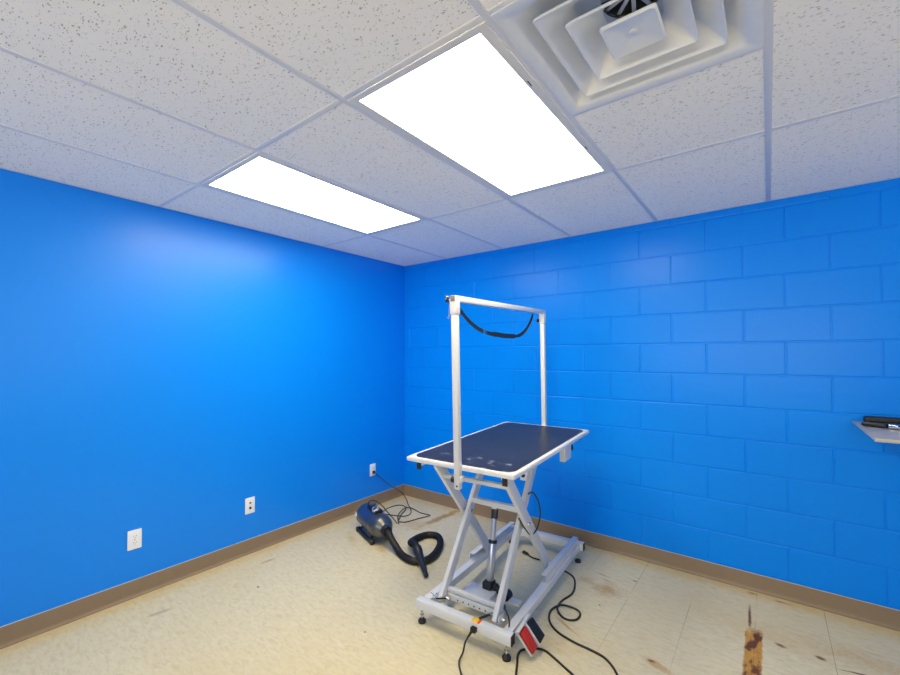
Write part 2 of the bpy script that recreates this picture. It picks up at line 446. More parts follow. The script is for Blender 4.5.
for z in (WZ0 + .02, WZ1 - .02): w.box(((WX0 + WX1) / 2, YF - .06, z), (WX1 - WX0, .06, .05), bev=.004)
struct(w.build('fill_window_1', M_white))

# skirting: vinyl cove base with a toe, a pale strip on top and a dark strip along the foot
def cove(name, axis, length):
    prof = [(0.0005, .1016), (.0030, .1016), (.0032, .03), (.0045, .016), (.0085, .006), (.0130, .0030), (.0130, .0004), (.0005, .0004)]
    b = MB(); rows = []
    for t in (0.0, length):
        rows.append([b.bm.verts.new((d, -t, z) if axis == 'L' else (t, -d, z)) for d, z in prof])
    n = len(prof)
    for i in range(n): b.bm.faces.new((rows[0][i], rows[0][(i + 1) % n], rows[1][(i + 1) % n], rows[1][i]))
    o = struct(b.build(name, M_base, angle=60), 'brown vinyl cove skirting')
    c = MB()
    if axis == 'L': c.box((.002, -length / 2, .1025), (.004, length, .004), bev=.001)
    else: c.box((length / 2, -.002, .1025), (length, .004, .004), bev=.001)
    c.build('top_bead', M_bead, o)
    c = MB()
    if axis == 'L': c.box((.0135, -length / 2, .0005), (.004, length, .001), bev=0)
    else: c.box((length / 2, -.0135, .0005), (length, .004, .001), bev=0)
    c.build('dark_toe_line', M_toe_line, o)
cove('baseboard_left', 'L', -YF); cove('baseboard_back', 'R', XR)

# ceiling: lay-in tiles between tees, leaving out the bays of the lamps and the vent
bays = {(2, 0), (2, 1), (0, 0), (0, 1), (3, 1)}     # (x bay, y bay) taken by fixtures; x bay k spans LX[k+1]..LX[k+2]
xs = [0.0] + [x for x in LX if 0 < x < XR] + [XR]
ys = [0.0] + [y for y in LY if y > YF] + [YF]
c = MB()
# the tiles are 4 x 2 ft along the plain wall; cross tees where the photograph shows them
full = {}
def tile(x0, x1, y0, y1):
    g = .009; b = c.bm
    v = [b.verts.new(p) for p in ((x0 + g, y0 - g, HC), (x1 - g, y0 - g, HC), (x1 - g, y1 + g, HC), (x0 + g, y1 + g, HC))]
    e = .006
    u = [b.verts.new((p.co.x + (-e if k in (0, 3) else e), p.co.y + (e if k < 2 else -e), HC + .006)) for k, p in enumerate(v)]
    b.faces.new(v)
    for i in range(4): b.faces.new((v[i], v[(i + 1) % 4], u[(i + 1) % 4], u[i]))
cross = []                                      # (x0, x1, y)
def xcol(k): return xs[k], xs[k + 1]
Y0, Y1, Y2 = LY[0], LY[1], LY[2]
for k in range(len(xs) - 1):
    a, b_ = xcol(k)
    rows = [0.0, Y0]
    if k == 4:   rows += [Y1, Y2, Y2 - 1.216, Y2 - 2.432, YF]       # vent column
    else:        rows += [Y2, Y2 - 1.216, Y2 - 2.432, YF]
    for y in rows[1:-1]: cross.append((a, b_, y))
    for r0, r1 in zip(rows, rows[1:]):
        if (k in (1, 3) and r0 == Y0) or (k == 4 and r0 == Y1): continue      # lamps, vent
        tile(a, b_, r0, r1)
c.box((XR / 2, YF / 2, HC + .30), (XR + .3, -YF + .3, .05), bev=0)           # deck above the tiles
struct(c.build('ceiling', M_ceil), 'white fissured ceiling tiles in a steel grid')
t = MB(); TW = .024
for x in xs[1:-1]: t.box((x, YF / 2, HC - .0005), (TW, -YF, .003), bev=.0008)
for a, b_, y in cross: t.box(((a + b_) / 2, y, HC - .0002), (b_ - a - TW, TW, .003), bev=.0008)
struct(t.build('trim_1', M_tee), 'white ceiling grid tees')
t = MB()
t.box((.011, YF / 2, HC + .001), (.022, -YF, .003), bev=.0008); t.box((XR / 2, -.011, HC + .001), (XR, .022, .003), bev=.0008)
struct(t.build('trim_2', M_tee), 'white wall angle at the ceiling edge')

# ------------------------------------------------------------------ ceiling lamps
def lamp(x0, x1, label):
    r = thing('ceiling_light', label, 'ceiling light', ((x0 + x1) / 2, (Y0 + Y2) / 2, HC), 0, 'recessed panel lamps in the ceiling grid')
    hw, hl = (x1 - x0) / 2 - .0125, (Y0 - Y2) / 2 - .0125
    iw, il = .265, .568
    m = MB()
    loops = [((hw, hl), -.001), ((hw, hl), -.004), ((iw + .018, il + .018), -.005), ((iw + .010, il + .010), -.004), ((iw, il), -.0032), ((iw, il), .012)]
    rings = [[m.bm.verts.new((sx * a, sy * b_, z)) for sx, sy in ((1, 1), (-1, 1), (-1, -1), (1, -1))] for (a, b_), z in loops]
    for A, B in zip(rings, rings[1:]):
        for i in range(4): m.bm.faces.new((A[i], A[(i + 1) % 4], B[(i + 1) % 4], B[i]))
    fr = m.build('frame', M_lamp_frame, r)
    for sy in (-.28, .28): MB().box((iw + .0135, sy, -.0052), (.004, .03, .0016), bev=.0005).build('latch', M_slot, fr)
    m = MB(); m.box((0, 0, -.0002), (iw * 2 - .0006, il * 2 - .0006, .003), bev=0)
    m.build('diffuser', M_lamp, r)
    m = MB(); m.box((0, 0, .06), (hw * 2 - .02, hl * 2 - .02, .08), bev=.004); m.build('housing', M_lamp_frame, r)
lamp(xs[3], xs[4], 'bright ceiling panel light right beside the square air vent')
lamp(xs[1], xs[2], 'ceiling panel light nearer the smooth blue wall, one tile from the vent lamp')

# ------------------------------------------------------------------ air vent
vx, vy = (xs[4] + xs[5]) / 2, (Y1 + Y2) / 2
v = thing('air_vent', 'square white ceiling air diffuser with stepped louvres', 'air vent', (vx, vy, HC))
h = (xs[5] - xs[4]) / 2 - .010
m = MB(); m.frustum_ring((0, 0), [(h, .000, .004), (h, -.004, .004), (h - .03, -.005, .01), (h - .042, .004, .02), (h - .075, .045, .04), (.19, .085, .08), (.15, .105, .12), (.094, .114, .093), (.088, .114, .087)])
m.build('frame', M_vent, v, angle=50)
for s_out, s_in, z_out, z_in in ((.216, .135, -.006, .055), (.148, .072, -.009, .052)):
    m = MB(); m.frustum_ring((0, 0), [(s_in, z_in + .003, .03), (s_in + .01, z_in - .012, .025), (s_out - .012, z_out + .010, .014), (s_out - .003, z_out - .001, .010), (s_out, z_out, .010), (s_out, z_out + .003, .010), (s_out - .010, z_out + .015, .012), (s_in + .012, z_in - .004, .025), (s_in, z_in + .003, .03)])
    m.build('louvre', M_vent, v, angle=50)
m = MB()
rg = m.frustum_ring((0, 0), [(.074, -.004, .008), (.076, -.009, .010), (.070, -.013, .012), (.018, -.003, .016)]); m.bm.faces.new(rg[-1]); m.bm.faces.new(rg[0])
pl = m.build('centre_plate', M_vent, v, angle=30)
m = MB(); m.cyl((0, 0, -.0015), (0, 0, -.0055), .012, n=20, bev=.001); m.build('screw_cap', M_vent, pl)
m = MB(); n_ = 40
for k in range(n_):
    a0, a1 = 2 * PI * k / n_, 2 * PI * (k + 1) / n_; rr = .088
    p = [m.bm.verts.new((rr * math.cos(a), rr * math.sin(a), z)) for a, z in ((a0, .108), (a1, .108), (a1, .2), (a0, .2))]; m.bm.faces.new(p)
m.bm.faces.new([m.bm.verts.new((.088 * math.cos(2 * PI * k / n_), .088 * math.sin(2 * PI * k / n_), .2)) for k in range(n_)])
bmesh.ops.remove_doubles(m.bm, verts=m.bm.verts, dist=1e-5)
dk = m.build('duct_neck', M_hole, v)
m = MB()
for k in range(6):
    a = k * PI / 6 + .2; m.beam((-.087 * math.cos(a), -.087 * math.sin(a), .120), (.087 * math.cos(a), .087 * math.sin(a), .120), .012, .003, bev=.0005)
m.cyl((0, 0, .112), (0, 0, .124), .02)
m.build('damper_spokes', M_vent, dk)

# ------------------------------------------------------------------ wall plates
def plate_base(name, label, cat, wall, pos, z, group=None):
    # local frame: x along the wall (to the viewer's side), y out of the wall, z up
    if wall == 'L': r = thing(name, label, cat, (0, pos, z), -PI / 2, group)       # local +y -> world +x
    else: r = thing(name, label, cat, (pos, -.0005, z), PI, group)                       # local +y -> world -y
    m = MB(); m.box((0, .003, 0), (.0715, .006, .1155), bev=.0025); m.build('cover_plate', M_plate, r)
    return r
def duplex(name, label, wall, pos, z):
    r = plate_base(name, label, 'electrical outlet', wall, pos, z)
    for dz in (.0195, -.0195):
        m = MB(); m.prism([(.0165 * math.cos(a) , .0135 * max(-.95, min(.95, 1.25 * math.sin(a)))) for a in [2 * PI * k / 28 for k in range(28)]], 0, .0025,
                          lambda p, dz=dz: Vector((p.x, .0055 + p.z, p.y + dz)))
        f_ = m.build('receptacle', M_plate, r)
        m = MB()
        for dx, hh in ((-.0063, .008), (.0063, .0065)): m.box((dx, .0081, dz + .003), (.0022, .0006, hh), bev=0)
        m.cyl((0, .0078, dz - .0065), (0, .0084, dz - .0065), .0024, n=10)
        m.build('slots', M_slot, f_)
    m = MB(); m.cyl((0, .0055, 0), (0, .0068, 0), .003, n=12); m.build('screw', M_chrome, r)
    return r
duplex('wall_outlet', 'white duplex outlet on the smooth blue wall, nothing plugged in', 'L', -2.337, .344)
r = plate_base('wall_jack_plate', 'white plate with two round ports, second along the smooth blue wall', 'wall jack', 'L', -1.635, .347)
m = MB(); m.cyl((0, .005, .020), (0, .014, .020), .0052, n=14); m.cyl((0, .005, .020), (0, .008, .020), .0085, n=6); m.build('coax_port', simple('brass', (150, 130, 60), .35, .8), r)
m = MB(); m.cyl((0, .0055, -.017), (0, .0085, -.017), .009, n=16); m.build('phone_port', M_black, r)
duplex('wall_outlet', 'white duplex outlet with the hair dryer plug in its lower socket', 'L', -.438, .347)
OUT_Z, OUT_X = .448, 1.392
rr_ = duplex('wall_outlet', 'white outlet plate on the block wall just under the table edge', 'R', OUT_X, OUT_Z)
m = MB(); m.cyl((0, .008, -.012), (0, .030, -.012), .0145, n=16, bev=.003); m.build('plug', M_black, rr_)

# ------------------------------------------------------------------ grooming table
TH = math.radians(3.9)
T = thing('grooming_table', 'white electric scissor lift dog grooming table with dark top', 'grooming table', (1.7825, -1.4555, 0), TH)
def bx(name, c, s, mat, parent=T, rot=None, bev=.003): return MB().box(c, s, rot, bev).build(name, mat, parent)
def bm_(name, p0, p1, w, h, mat=M_white, parent=T, up=(0, 0, 1), bev=.003): return MB().beam(p0, p1, w, h, up, bev).build(name, mat, parent)
BT, BB = .125, .076
bz, bh = (BT + BB) / 2, BT - BB
XL, XRr = -.276, .285
front = bx('base_beam', ((XL + XRr) / 2, .006, bz), (XRr - XL, .042, bh), M_white)
rear = bx('base_beam', (.005, 1.165, bz), (.575, .050, bh), M_white)
for o, y, xl, xr in ((front, .006, XL, XRr), (rear, 1.165, -.2825, .2925)):
    for x in (xl - .0015, xr + .0015):
        bx('end_cap', (x, y, bz), (.006, .039, bh - .003), M_black if x > 0 else M_white, o, bev=.0015)
for x in (-.238, .250): bx('base_beam', (x, .586, bz - .001), (.044, 1.108, bh - .004), M_white)
for x, y in ((-.250, .004), (.254, .004), (-.255, 1.15), (.262, 1.13)):
    m = MB(); m.cyl((x, y, .018), (x, y, BB + .004), .006, n=12); m.cyl((x, y, .0385), (x, y, .0435), .011, n=6)
    ft = m.build('levelling_foot', M_chrome, T)
    m = MB(); m.lathe((x, y, 0), (0, 0, 1), [(0, .018), (.0005, .0215), (.012, .0215), (.018, .017), (.024, .010), (.0245, .006)], n=24)
    m.build('rubber_pad', M_black, ft)
# roller channels on the side beams
for x, sgn in ((-.240, 1), (.246, -1)):
    m = MB()
    y0, y1 = .52, 1.135
    for (cx, cz, sx, sz) in ((x - sgn * .016, BT + .022, .004, .046), (x, BT + .043, .036, .004), (x, BT + .001, .036, .004)):
        m.box((cx, (y0 + y1) / 2, cz), (sx, y1 - y0, sz), bev=.001)
    m.build('roller_channel', M_white, T)
# scissor arms
def arm(x, p0, p1, w=.024, h=.060):
    return MB().beam((x, *p0), (x, *p1), h, w, (1, 0, 0), .003).build('scissor_arm', M_white, T)
A0, A1 = (.075, .102), (.622, .838)
B0, B1 = (.098, .848), (.690, .150)
for x in (-.172, .160):
    a = arm(x, A0, A1)
for x in (-.214, .202):
    b_ = arm(x, B0, B1)
    m = MB(); m.cyl((x + (.012 if x < 0 else -.012), B1[0] - .008, B1[1] + .006), (x + (-.03 if x < 0 else .03), B1[0] - .008, B1[1] + .006), .014, n=16); m.build('roller', M_grey, b_)
def cross_at(A, B, t): return (A[0] + (B[0] - A[0]) * t, A[1] + (B[1] - A[1]) * t)
cp = (.378, .505)
for x in (-.193, .181):
    m = MB(); m.cyl((x - .04, *cp), (x + .04, *cp), .010, n=14, bev=.002); m.build('pivot_bolt', M_chrome, T)
for x in (-.172, .160):
    m = MB(); m.cyl((x - .045, .092, .118), (x + .045, .092, .118), .009, n=14, bev=.002); m.build('pivot_bolt', M_chrome, T)
    bx('pivot_bracket', (x + (-.022 if x < 0 else .024), .088, .108), (.006, .06, .062), M_white)
# cross bars
bm_('cross_bar', (-.203, .163, .762), (.191, .163, .762), .030, .022)
bm_('cross_bar', (-.162, .400, .566), (.150, .400, .566), .034, .030)
bx('actuator_bracket', (-.012, .405, .545), (.030, .028, .050), M_white, bev=.002)
bm_('cross_bar', (-.162, .130, .152), (.150, .130, .152), .024, .024)
m = MB(); m.box((-.008, .112, .122), (.290, .003, .036), bev=.0008); hs = m.build('hole_strip', M_white, T)
for k in range(6): MB().cyl((-.088 + .034 * k, .1095, .117), (-.088 + .034 * k, .1108, .117), .0045, n=12).build('hole', M_slot, hs)
bx('control_box', (-.030, .252, .106), (.165, .125, .030), M_white, bev=.004)
m = MB(); m.box((.02, .32, .083), (.34, .05, .01), bev=.002); m.build('motor_plate', M_white, T)
# actuator
A_f, A_t = Vector((-.002, .318, .130)), Vector((-.010, .400, .530))
dA = (A_t - A_f).normalized()
m = MB(); m.cyl(A_f, A_f + dA * .235, .0215, n=24, bev=.002); act = m.build('actuator_tube', M_alu, T)
m = MB(); m.cyl(A_f + dA * .235, A_t - dA * .04, .015, n=20); m.build('actuator_rod', M_alu, act)
m = MB(); m.cyl(A_f + dA * .226, A_f + dA * .244, .025, n=24, bev=.003); m.build('collar', M_black, act)
m = MB(); m.box(A_t - dA * .02, (.034, .030, .055), frame_from(dA), .004); m.build('clevis', M_black, act)
m = MB(); m.box(A_f + Vector((-.002, -.006, -.002)), (.058, .066, .062), None, .008); m.cyl(A_f + Vector((.02, 0, -.006)), A_f + Vector((.085, -.004, -.012)), .022, n=24, bev=.005)
m.cyl(A_f + Vector((.030, 0, -.006)), A_f + Vector((.045, 0, -.006)), .027, n=24, bev=.003)
m.build('motor', M_black, T)
m = MB(); m.lathe((.118, .262, .124), (0, 1, 0), [(0, .012), (.004, .024), (.05, .026), (.056, .018)], n=24); m.build('cable_drum', M_black, T)
# tilted platform frame
PM = Matrix.Translation((.02, .529, .916)) @ Euler((0.029, 0.002, 0)).to_matrix().to_4x4()
PM = Matrix.Translation((.02, .529, .916)) @ (Matrix.Rotation(-.018, 4, 'Z') @ Matrix.Rotation(.029, 4, 'X') @ Matrix.Rotation(.002, 4, 'Y'))
PW, PLn = .323, .592
def rrect(w, l, r, n=8):
    out = []
    for qx, qy, a0 in ((1, 1, 0), (-1, 1, 1), (-1, -1, 2), (1, -1, 3)):
        for k in range(n + 1):
            a = (a0 + k / n) * PI / 2; out.append((qx * (w - r) + r * math.cos(a), qy * (l - r) + r * math.sin(a)))
    return out
def pbuild(mb, name, mat, parent=T): return mb.move(PM).build(name, mat, parent)
m = MB(); m.prism(rrect(PW, PLn, .012, 4), -.022, 0)
bmesh.ops.bevel(m.bm, geom=[e for e in m.bm.edges if abs(e.verts[0].co.z - e.verts[1].co.z) < 1e-6], offset=.004, segments=2, affect='EDGES')
top = pbuild(m, 'table_top', M_white)
m = MB(); m.prism(rrect(PW - .024, PLn - .026, .055, 10), -.001, .0022); pbuild(m, 'rubber_mat', M_mat, top)
for x in (-.258, .258):
    m = MB(); m.box((x, 0, -.036), (.026, 1.12, .028), bev=.002); rl = pbuild(m, 'top_rail', M_white)
    for y in (-.561, .561):
        m = MB(); m.box((x, y, -.045), (.027, .008, .047), bev=.002); pbuild(m, 'end_cap', M_black, rl)
m = MB(); m.box((0, -.50, -.034), (.49, .03, .024), bev=.002); pbuild(m, 'top_rail', M_white)
m = MB(); m.box((0, .50, -.034), (.49, .03, .024), bev=.002); pbuild(m, 'top_rail', M_white)
for x in (-.200, .222):
    m = MB(); m.box((x, -.530, -.027), (.034, .045, .010), bev=.002); pbuild(m, 'slide_block', M_black)
# clamp box under the right edge
m = MB(); m.box((.294, .178, -.066), (.032, .120, .092), bev=.003); cb = pbuild(m, 'clamp_box', M_white)
m = MB(); m.tube(catmull([(.302, .236, -.040), (.306, .252, -.034), (.308, .262, -.046), (.308, .260, -.070)], 6), .0055); pbuild(m, 'lever', M_black, cb)
# overhead arm
FY, BY = -.602, .602
def post(x0, x1, y, bottom, top_):
    m = MB(); m.beam((x0, y, bottom), (x1, y, top_), .030, .030, (0, 1, 0), .003); return pbuild(m, 'arm_post', M_white)
pf = post(.021, .019, FY, -.112, .826)
pb = post(-.010, -.012, BY, -.10, .816)
m = MB(); m.box((.019, FY, .790), (.0375, .0375, .078), bev=.003); pbuild(m, 'sleeve', M_white, pf)
m = MB(); m.box((-.012, BY, .784), (.0375, .0375, .074), bev=.003); pbuild(m, 'sleeve', M_white, pb)
m = MB(); m.beam((.019, FY - .018, .828), (-.012, BY + .02, .832), .032, .030, (0, 0, 1), .003); ob = pbuild(m, 'overhead_bar', M_white)
m = MB(); m.box((.019, FY - .0195, .828), (.026, .006, .026), bev=.002); pbuild(m, 'end_cap', simple('grey_cap', (120, 118, 114), .5), ob)
def knob(p, d, parent, r=.013):
    m = MB(); d = Vector(d).normalized(); p = Vector(p)
    m.cyl(p, p + d * .008, .005, n=10); k_ = pbuild(m, 'knob_stem', M_chrome, parent)
    m = MB(); m.lathe(p + d * .004, d, [(0, r * .6), (.002, r), (.014, r), (.018, r * .8), (.019, r * .3)], n=12)
    m.move(PM); m.build('clamp_knob', M_black, parent)
knob((.006, FY, -.068), (-1, -.15, 0), T, .016)
knob((-.006, FY - .006, .824), (-1, -.3, -.1), T, .011)
knob((-.030, BY - .01, .770), (-1, -.5, 0), T, .013)
m = MB(); m.cyl((-.004, FY - .012, .840), (-.020, FY - .016, .840), .006, n=10); pbuild(m, 'chrome_screw', M_chrome, ob)
m = MB(); m.tube(catmull([(-.005, FY - .01, .815), (-.009, FY - .012, .775), (-.009, FY - .012, .740), (-.014, FY - .012, .733), (-.020, FY - .012, .738)], 6), .0016, 6); pbuild(m, 'wire_pin', M_chrome, pf)
# post holders at the table edges
m = MB(); m.box((.021, FY + .010, -.062), (.046, .034, .030), bev=.002); pbuild(m, 'post_holder', M_white)
m = MB(); m.box((-.010, BY - .010, -.062), (.046, .034, .030), bev=.002); pbuild(m, 'post_holder', M_white)
m = MB(); m.cyl((.024, FY - .0152, -.094), (.024, FY - .0165, -.094), .005, n=12); pbuild(m, 'adjustment_hole', M_slot, pf)
# lift cable hanging between the arms
pts = catmull([(.170, .465, .640), (.200, .47, .652), (.225, .49, .600), (.232, .50, .520), (.222, .47, .445), (.205, .42, .430), (.190, .36, .490), (.184, .33, .530), (.168, .34, .540)], 8)
MB().tube(pts, .0042, 8).build('lift_cable', M_cord, T)
# inner control leads by the near right corner
pts = catmull([(.135, .215, .108), (.165, .175, .118), (.19, .14, .132), (.21, .10, .150), (.232, .07, .162), (.248, .05, .150), (.250, .040, .130)], 8)
MB().tube(pts, .004, 8).build('control_lead', M_cord, T)
bx('lead_connector', (.120, .225, .104), (.05, .02, .02), M_black, rot=Euler((0, 0, -.5)).to_matrix(), bev=.004)
# red part, warning label and spring lever on the near beam
m = MB(); m.box((.090, .0315, .110), (.05, .003, .02), bev=.0005)
wl = bx('warning_label', (.083, .005, BT + .0004), (.036, .034, .0012), M_yellow, bev=.0002)
bx('label_band', (.107, .005, BT + .0005), (.014, .034, .0012), M_orange, wl, bev=.0002)
m = MB(); m.beam((-.175, .025, .140), (-.135, .075, .130), .010, .006, bev=.002); sl = m.build('lock_lever', M_black, T)
m = MB(); m.tube(catmull([(-.215, .04, .150), (-.20, .035, .156), (-.19, .03, .140), (-.17, .028, .141)], 6), .004, 8); m.build('lever_pin', M_chrome, sl)
m = MB(); m.tube(catmull([(.098, .020, BT + .006), (.112, .055, .128), (.120, .105, .118), (.125, .15, .11)], 6), .006, 8); m.build('power_lead', M_cord, T)

TM = Matrix.Translation((1.7825, -1.4555, 0)) @ Matrix.Rotation(TH, 4, 'Z')
def tw(p): return TM @ Vector(p)
def pw(p): return TM @ PM @ Vector(p)

# grooming strap hanging from the overhead bar
g = thing('grooming_strap', 'dark strap hanging in a slack loop from the overhead bar', 'strap', pw((.0, 0, .82)))
gi = Matrix.Translation(-pw((.0, 0, .82)))
sp = [(.012, -.566, .794), (.010, -.543, .777), (.010, -.458, .724), (.008, -.356, .685), (.006, -.244, .664), (.004, -.141, .657), (.002, .005, .650), (0, .163, .654), (-.004, .275, .690), (-.008, .357, .741), (-.011, .408, .786), (-.012, .420, .806)]
pts = resample(catmull(sp, 10), .012)
def wd(t): return .021 if t < .38 else (.028 if t < .66 else (.016 if t < .70 else .022))
m = MB(); m.tube([gi @ pw(p) for p in pts], .01, flat=(wd, .004, (0, 0, 1))); st = m.build('strap', M_strap, g)
m = MB(); m.box(gi @ pw((.007, -.29, .672)), (.012, .030, .024), bev=.003); m.build('buckle', M_chrome, g)
for y, z in ((.222, .668), (.276, .688), (.322, .714), (.358, .740)):
    c_ = gi @ pw((-.006, y + .012, z - .012)); MB().lathe(c_, (1, 0, 0), [(0, .006), (.002, .008), (.004, .006)], n=12).build('eyelet', M_chrome, st)
m = MB(); m.tube(catmull([gi @ pw(p) for p in ((-.012, .420, .808), (-.012, .408, .798), (-.012, .420, .786), (-.012, .432, .798), (-.012, .420, .808))], 6), .0028, 6); m.build('snap_ring', M_black, g)
m = MB(); m.tube(catmull([gi @ pw(p) for p in ((.014, -.572, .806), (.013, -.570, .798), (.012, -.562, .792))], 6), .006, 8); m.build('hook', M_black, g)

# foot pedals leaning on the near right corner of the base
F = thing('foot_pedal', 'double foot pedal with red and black pads leaning at the table foot', 'foot pedal', tw((.320, .105, 0)), TH)
fi = Matrix.Translation((-.320, -.105, 0))
# plate plane from four seen corners: a = upper near, b = lower near, c = lower far, d = upper far
a, b_, c_ = Vector((.289, .032, .124)), Vector((.358, .054, .022)), Vector((.305, .157, .146))
ex = (b_ - a).normalized(); ey = (c_ - a); ey = (ey - ex * ey.dot(ex)).normalized(); en = ex.cross(ey)
if en.z < 0: en = -en
FR = Matrix((ex, ey, en)).transposed().to_4x4(); FMX = fi @ Matrix.Translation(a) @ FR
Lp, Wp = (b_ - a).length, .120
def fb(mb, name, mat, parent=F): return mb.move(FMX).build(name, mat, parent)
m = MB(); m.box((Lp / 2, Wp / 2, -.004), (Lp, Wp, .006), bev=.002)
m.box((Lp / 2, .002, .002), (Lp, .004, .012), bev=.0015); m.box((Lp / 2, Wp * .53, .010), (Lp, .007, .032), bev=.003)
m.box((.003, Wp / 2, .008), (.006, Wp, .026), bev=.002)
fb(m, 'pedal_housing', M_grey)
m = MB(); m.box((Lp / 2 + .006, Wp * .27, .010), (Lp * .84, Wp * .42, .018), Euler((0, .05, 0)).to_matrix(), .005); fb(m, 'pedal', M_red)['label'] = 'red pedal pad'
m = MB(); m.box((Lp / 2 + .006, Wp * .78, .018), (Lp * .80, Wp * .44, .022), Euler((0, -.04, 0)).to_matrix(), .005); fb(m, 'pedal', M_black)['label'] = 'black pedal pad'
m = MB(); m.cyl((.001, .040, .006), (.010, .040, .006), .010, n=14, bev=.002); fb(m, 'cable_gland', M_black)
w2 = lambda x, y, z: (Matrix.Rotation(-TH, 4, 'Z') @ Matrix.Translation(-tw((.320, .105, 0)))) @ Vector((x, y, z))
cr = .0052
pts = [(2.150, -1.555, cr), (2.122, -1.499, cr), (2.096, -1.442, cr), (2.069, -1.381, cr), (2.070, -1.340, cr), (2.112, -1.292, cr), (2.161, -1.277, cr), (2.221, -1.298, cr), (2.281, -1.325, cr), (2.340, -1.352, cr), (2.42, -1.40, cr)]
MB().tube([w2(*p) for p in catmull(pts, 8)], cr, 8).build('pedal_cable', M_cord, F)

# cords on the floor
cr = .0055
pts = [(1.640, -.437, .012), (1.665, -.450, .009), (1.693, -.456, cr), (1.755, -.455, cr), (1.83, -.468, cr), (1.935, -.492, cr), (2.016, -.532, cr), (2.061, -.617, cr), (2.083, -.724, cr), (2.063, -.83, cr), (2.072, -.918, cr * 1.6), (2.115, -.968, cr), (2.159, -.979, cr), (2.193, -.952, cr), (2.198, -.905, cr), (2.178, -.868, cr), (2.127, -.862, cr * 1.6), (2.078, -.892, cr * 2.6), (2.050, -.95, cr), (2.069, -1.025, cr), (2.11, -1.079, cr), (2.169, -1.114, cr), (2.256, -1.133, cr), (2.333, -1.137, cr), (2.399, -1.147, cr), (2.45, -1.181, cr), (2.49, -1.23, cr), (2.54, -1.31, cr)]
E_ = thing('extension_cord', 'black cord looping over the floor from under the table', 'cord', (2.1, -.9, 0))
e0 = Matrix.Translation((-2.1, .9, 0))
MB().tube([e0 @ p for p in catmull(pts, 8)], cr, 8).build('cable', M_cord, E_)
m = MB(); m.cyl(e0 @ Vector((1.605, -.428, .0125)), e0 @ Vector((1.648, -.440, .0125)), .0125, .009, n=14, bev=.002); m.build('socket_end', M_black, E_)

pc = thing('power_cord', 'thin black cord plugged into the near side of the table base', 'cord', tw((.092, -.03, 0)))
p0 = Matrix.Translation(-tw((.092, -.03, 0)))
m = MB(); q = [tw((.094, -.016 - .001, .100)), tw((.090, -.045, .098))]
m.box(p0 @ tw((.093, -.030, .100)), (.030, .024, .024), Euler((0, 0, TH)).to_matrix(), .004)
m.cyl(p0 @ tw((.088, -.040, .096)), p0 @ tw((.080, -.054, .078)), .008, .005, n=12); m.build('plug', M_black, pc)
gx = Vector((1.907, -1.60, .0055))
pts = [p0 @ tw((.080, -.054, .080)), p0 @ tw((.072, -.075, .055)), p0 @ tw((.075, -.100, .025)), p0 @ Vector((1.872, -1.592, .010)), p0 @ Vector((1.900, -1.625, .0055)), p0 @ Vector((1.950, -1.665, .0055)), p0 @ Vector((2.02, -1.70, .0055))]
MB().tube(catmull(pts, 8), .0045, 8).build('cable', M_cord, pc)

# ------------------------------------------------------------------ pet dryer on the floor
DA = math.atan2(-.93 + .81, .615 - .277)
DO = Vector((.524, -.888, 0))
D = thing('pet_hair_dryer', 'blue-grey metallic pet dryer with a looped black hose on the floor', 'hair dryer', DO, DA)
# local x = towards the hose, z up
AX = .122
m = MB(); m.lathe((-.215, 0, AX), (1, 0, 0), [(0, .050), (.004, .066), (.014, .080), (.030, .087), (.270, .089), (.2705, .0885)], n=40); m.build('motor_body', M_navy, D)
m = MB(); m.lathe((.053, 0, AX), (1, 0, 0), [(0, .0885), (.004, .0905), (.078, .0895), (.100, .084), (.118, .074), (.132, .058), (.142, .044), (.150, .036)], n=40); m.build('nose_cone', M_pewter, D)
m = MB(); m.lathe((.198, 0, AX), (1, 0, 0), [(0, .036), (.004, .040), (.040, .040), (.046, .036)], n=28); m.build('hose_collar', M_black, D)
m = MB()
for dz in (-.04, -.02, 0, .02, .04): m.box((-.2155, 0, AX + dz), (.004, .08, .007), bev=.001)
m.build('rear_grille', M_black, D)
m = MB(); m.box((-.185, -.0865, AX + .012), (.034, .004, .040), Euler((.14, 0, 0)).to_matrix(), .001); m.build('sticker', M_plate, D)
for y in (-.075, .075):
    m = MB(); m.tube(catmull([(-.165, y, .022), (-.10, y, .016), (.06, y, .016), (.125, y, .022)], 6), .016, 12)
    m.cyl((-.165, y - .016, .020), (-.165, y + .016, .020), .020, n=18, bev=.003); m.cyl((.125, y - .016, .022), (.125, y + .016, .022), .022, n=18, bev=.003)
    m.tube(catmull([(-.12, y, .022), (-.12, y * .8, .05), (-.12, y * .55, .062)], 4), .010, 8); m.tube(catmull([(.09, y, .022), (.09, y * .8, .05), (.09, y * .55, .060)], 4), .010, 8)
    m.build('foot_rail', M_black, D)
m = MB(); m.box((.000, .0, AX + .095), (.17, .066, .034), bev=.010); sw = m.build('control_panel', M_black, D)
m = MB(); m.lathe((.048, -.012, AX + .106), (.2, -.45, 1), [(0, .027), (.003, .031), (.014, .030), (.020, .024)], n=24); dl = m.build('dial', M_knobgrey, sw)
m = MB(); m.box((.053, -.022, AX + .128), (.010, .034, .006), Euler((.28, .22, .4)).to_matrix(), .002); m.build('dial_pointer', M_black, dl)
m = MB(); m.box((-.045, 0, AX + .116), (.030, .045, .022), Euler((0, -.2, 0)).to_matrix(), .003); m.build('switch', M_navy, sw)
Dm = (Matrix.Translation(DO) @ Matrix.Rotation(DA, 4, 'Z')).inverted()
wl_ = lambda x, y, z: Dm @ Vector((x, y, z))
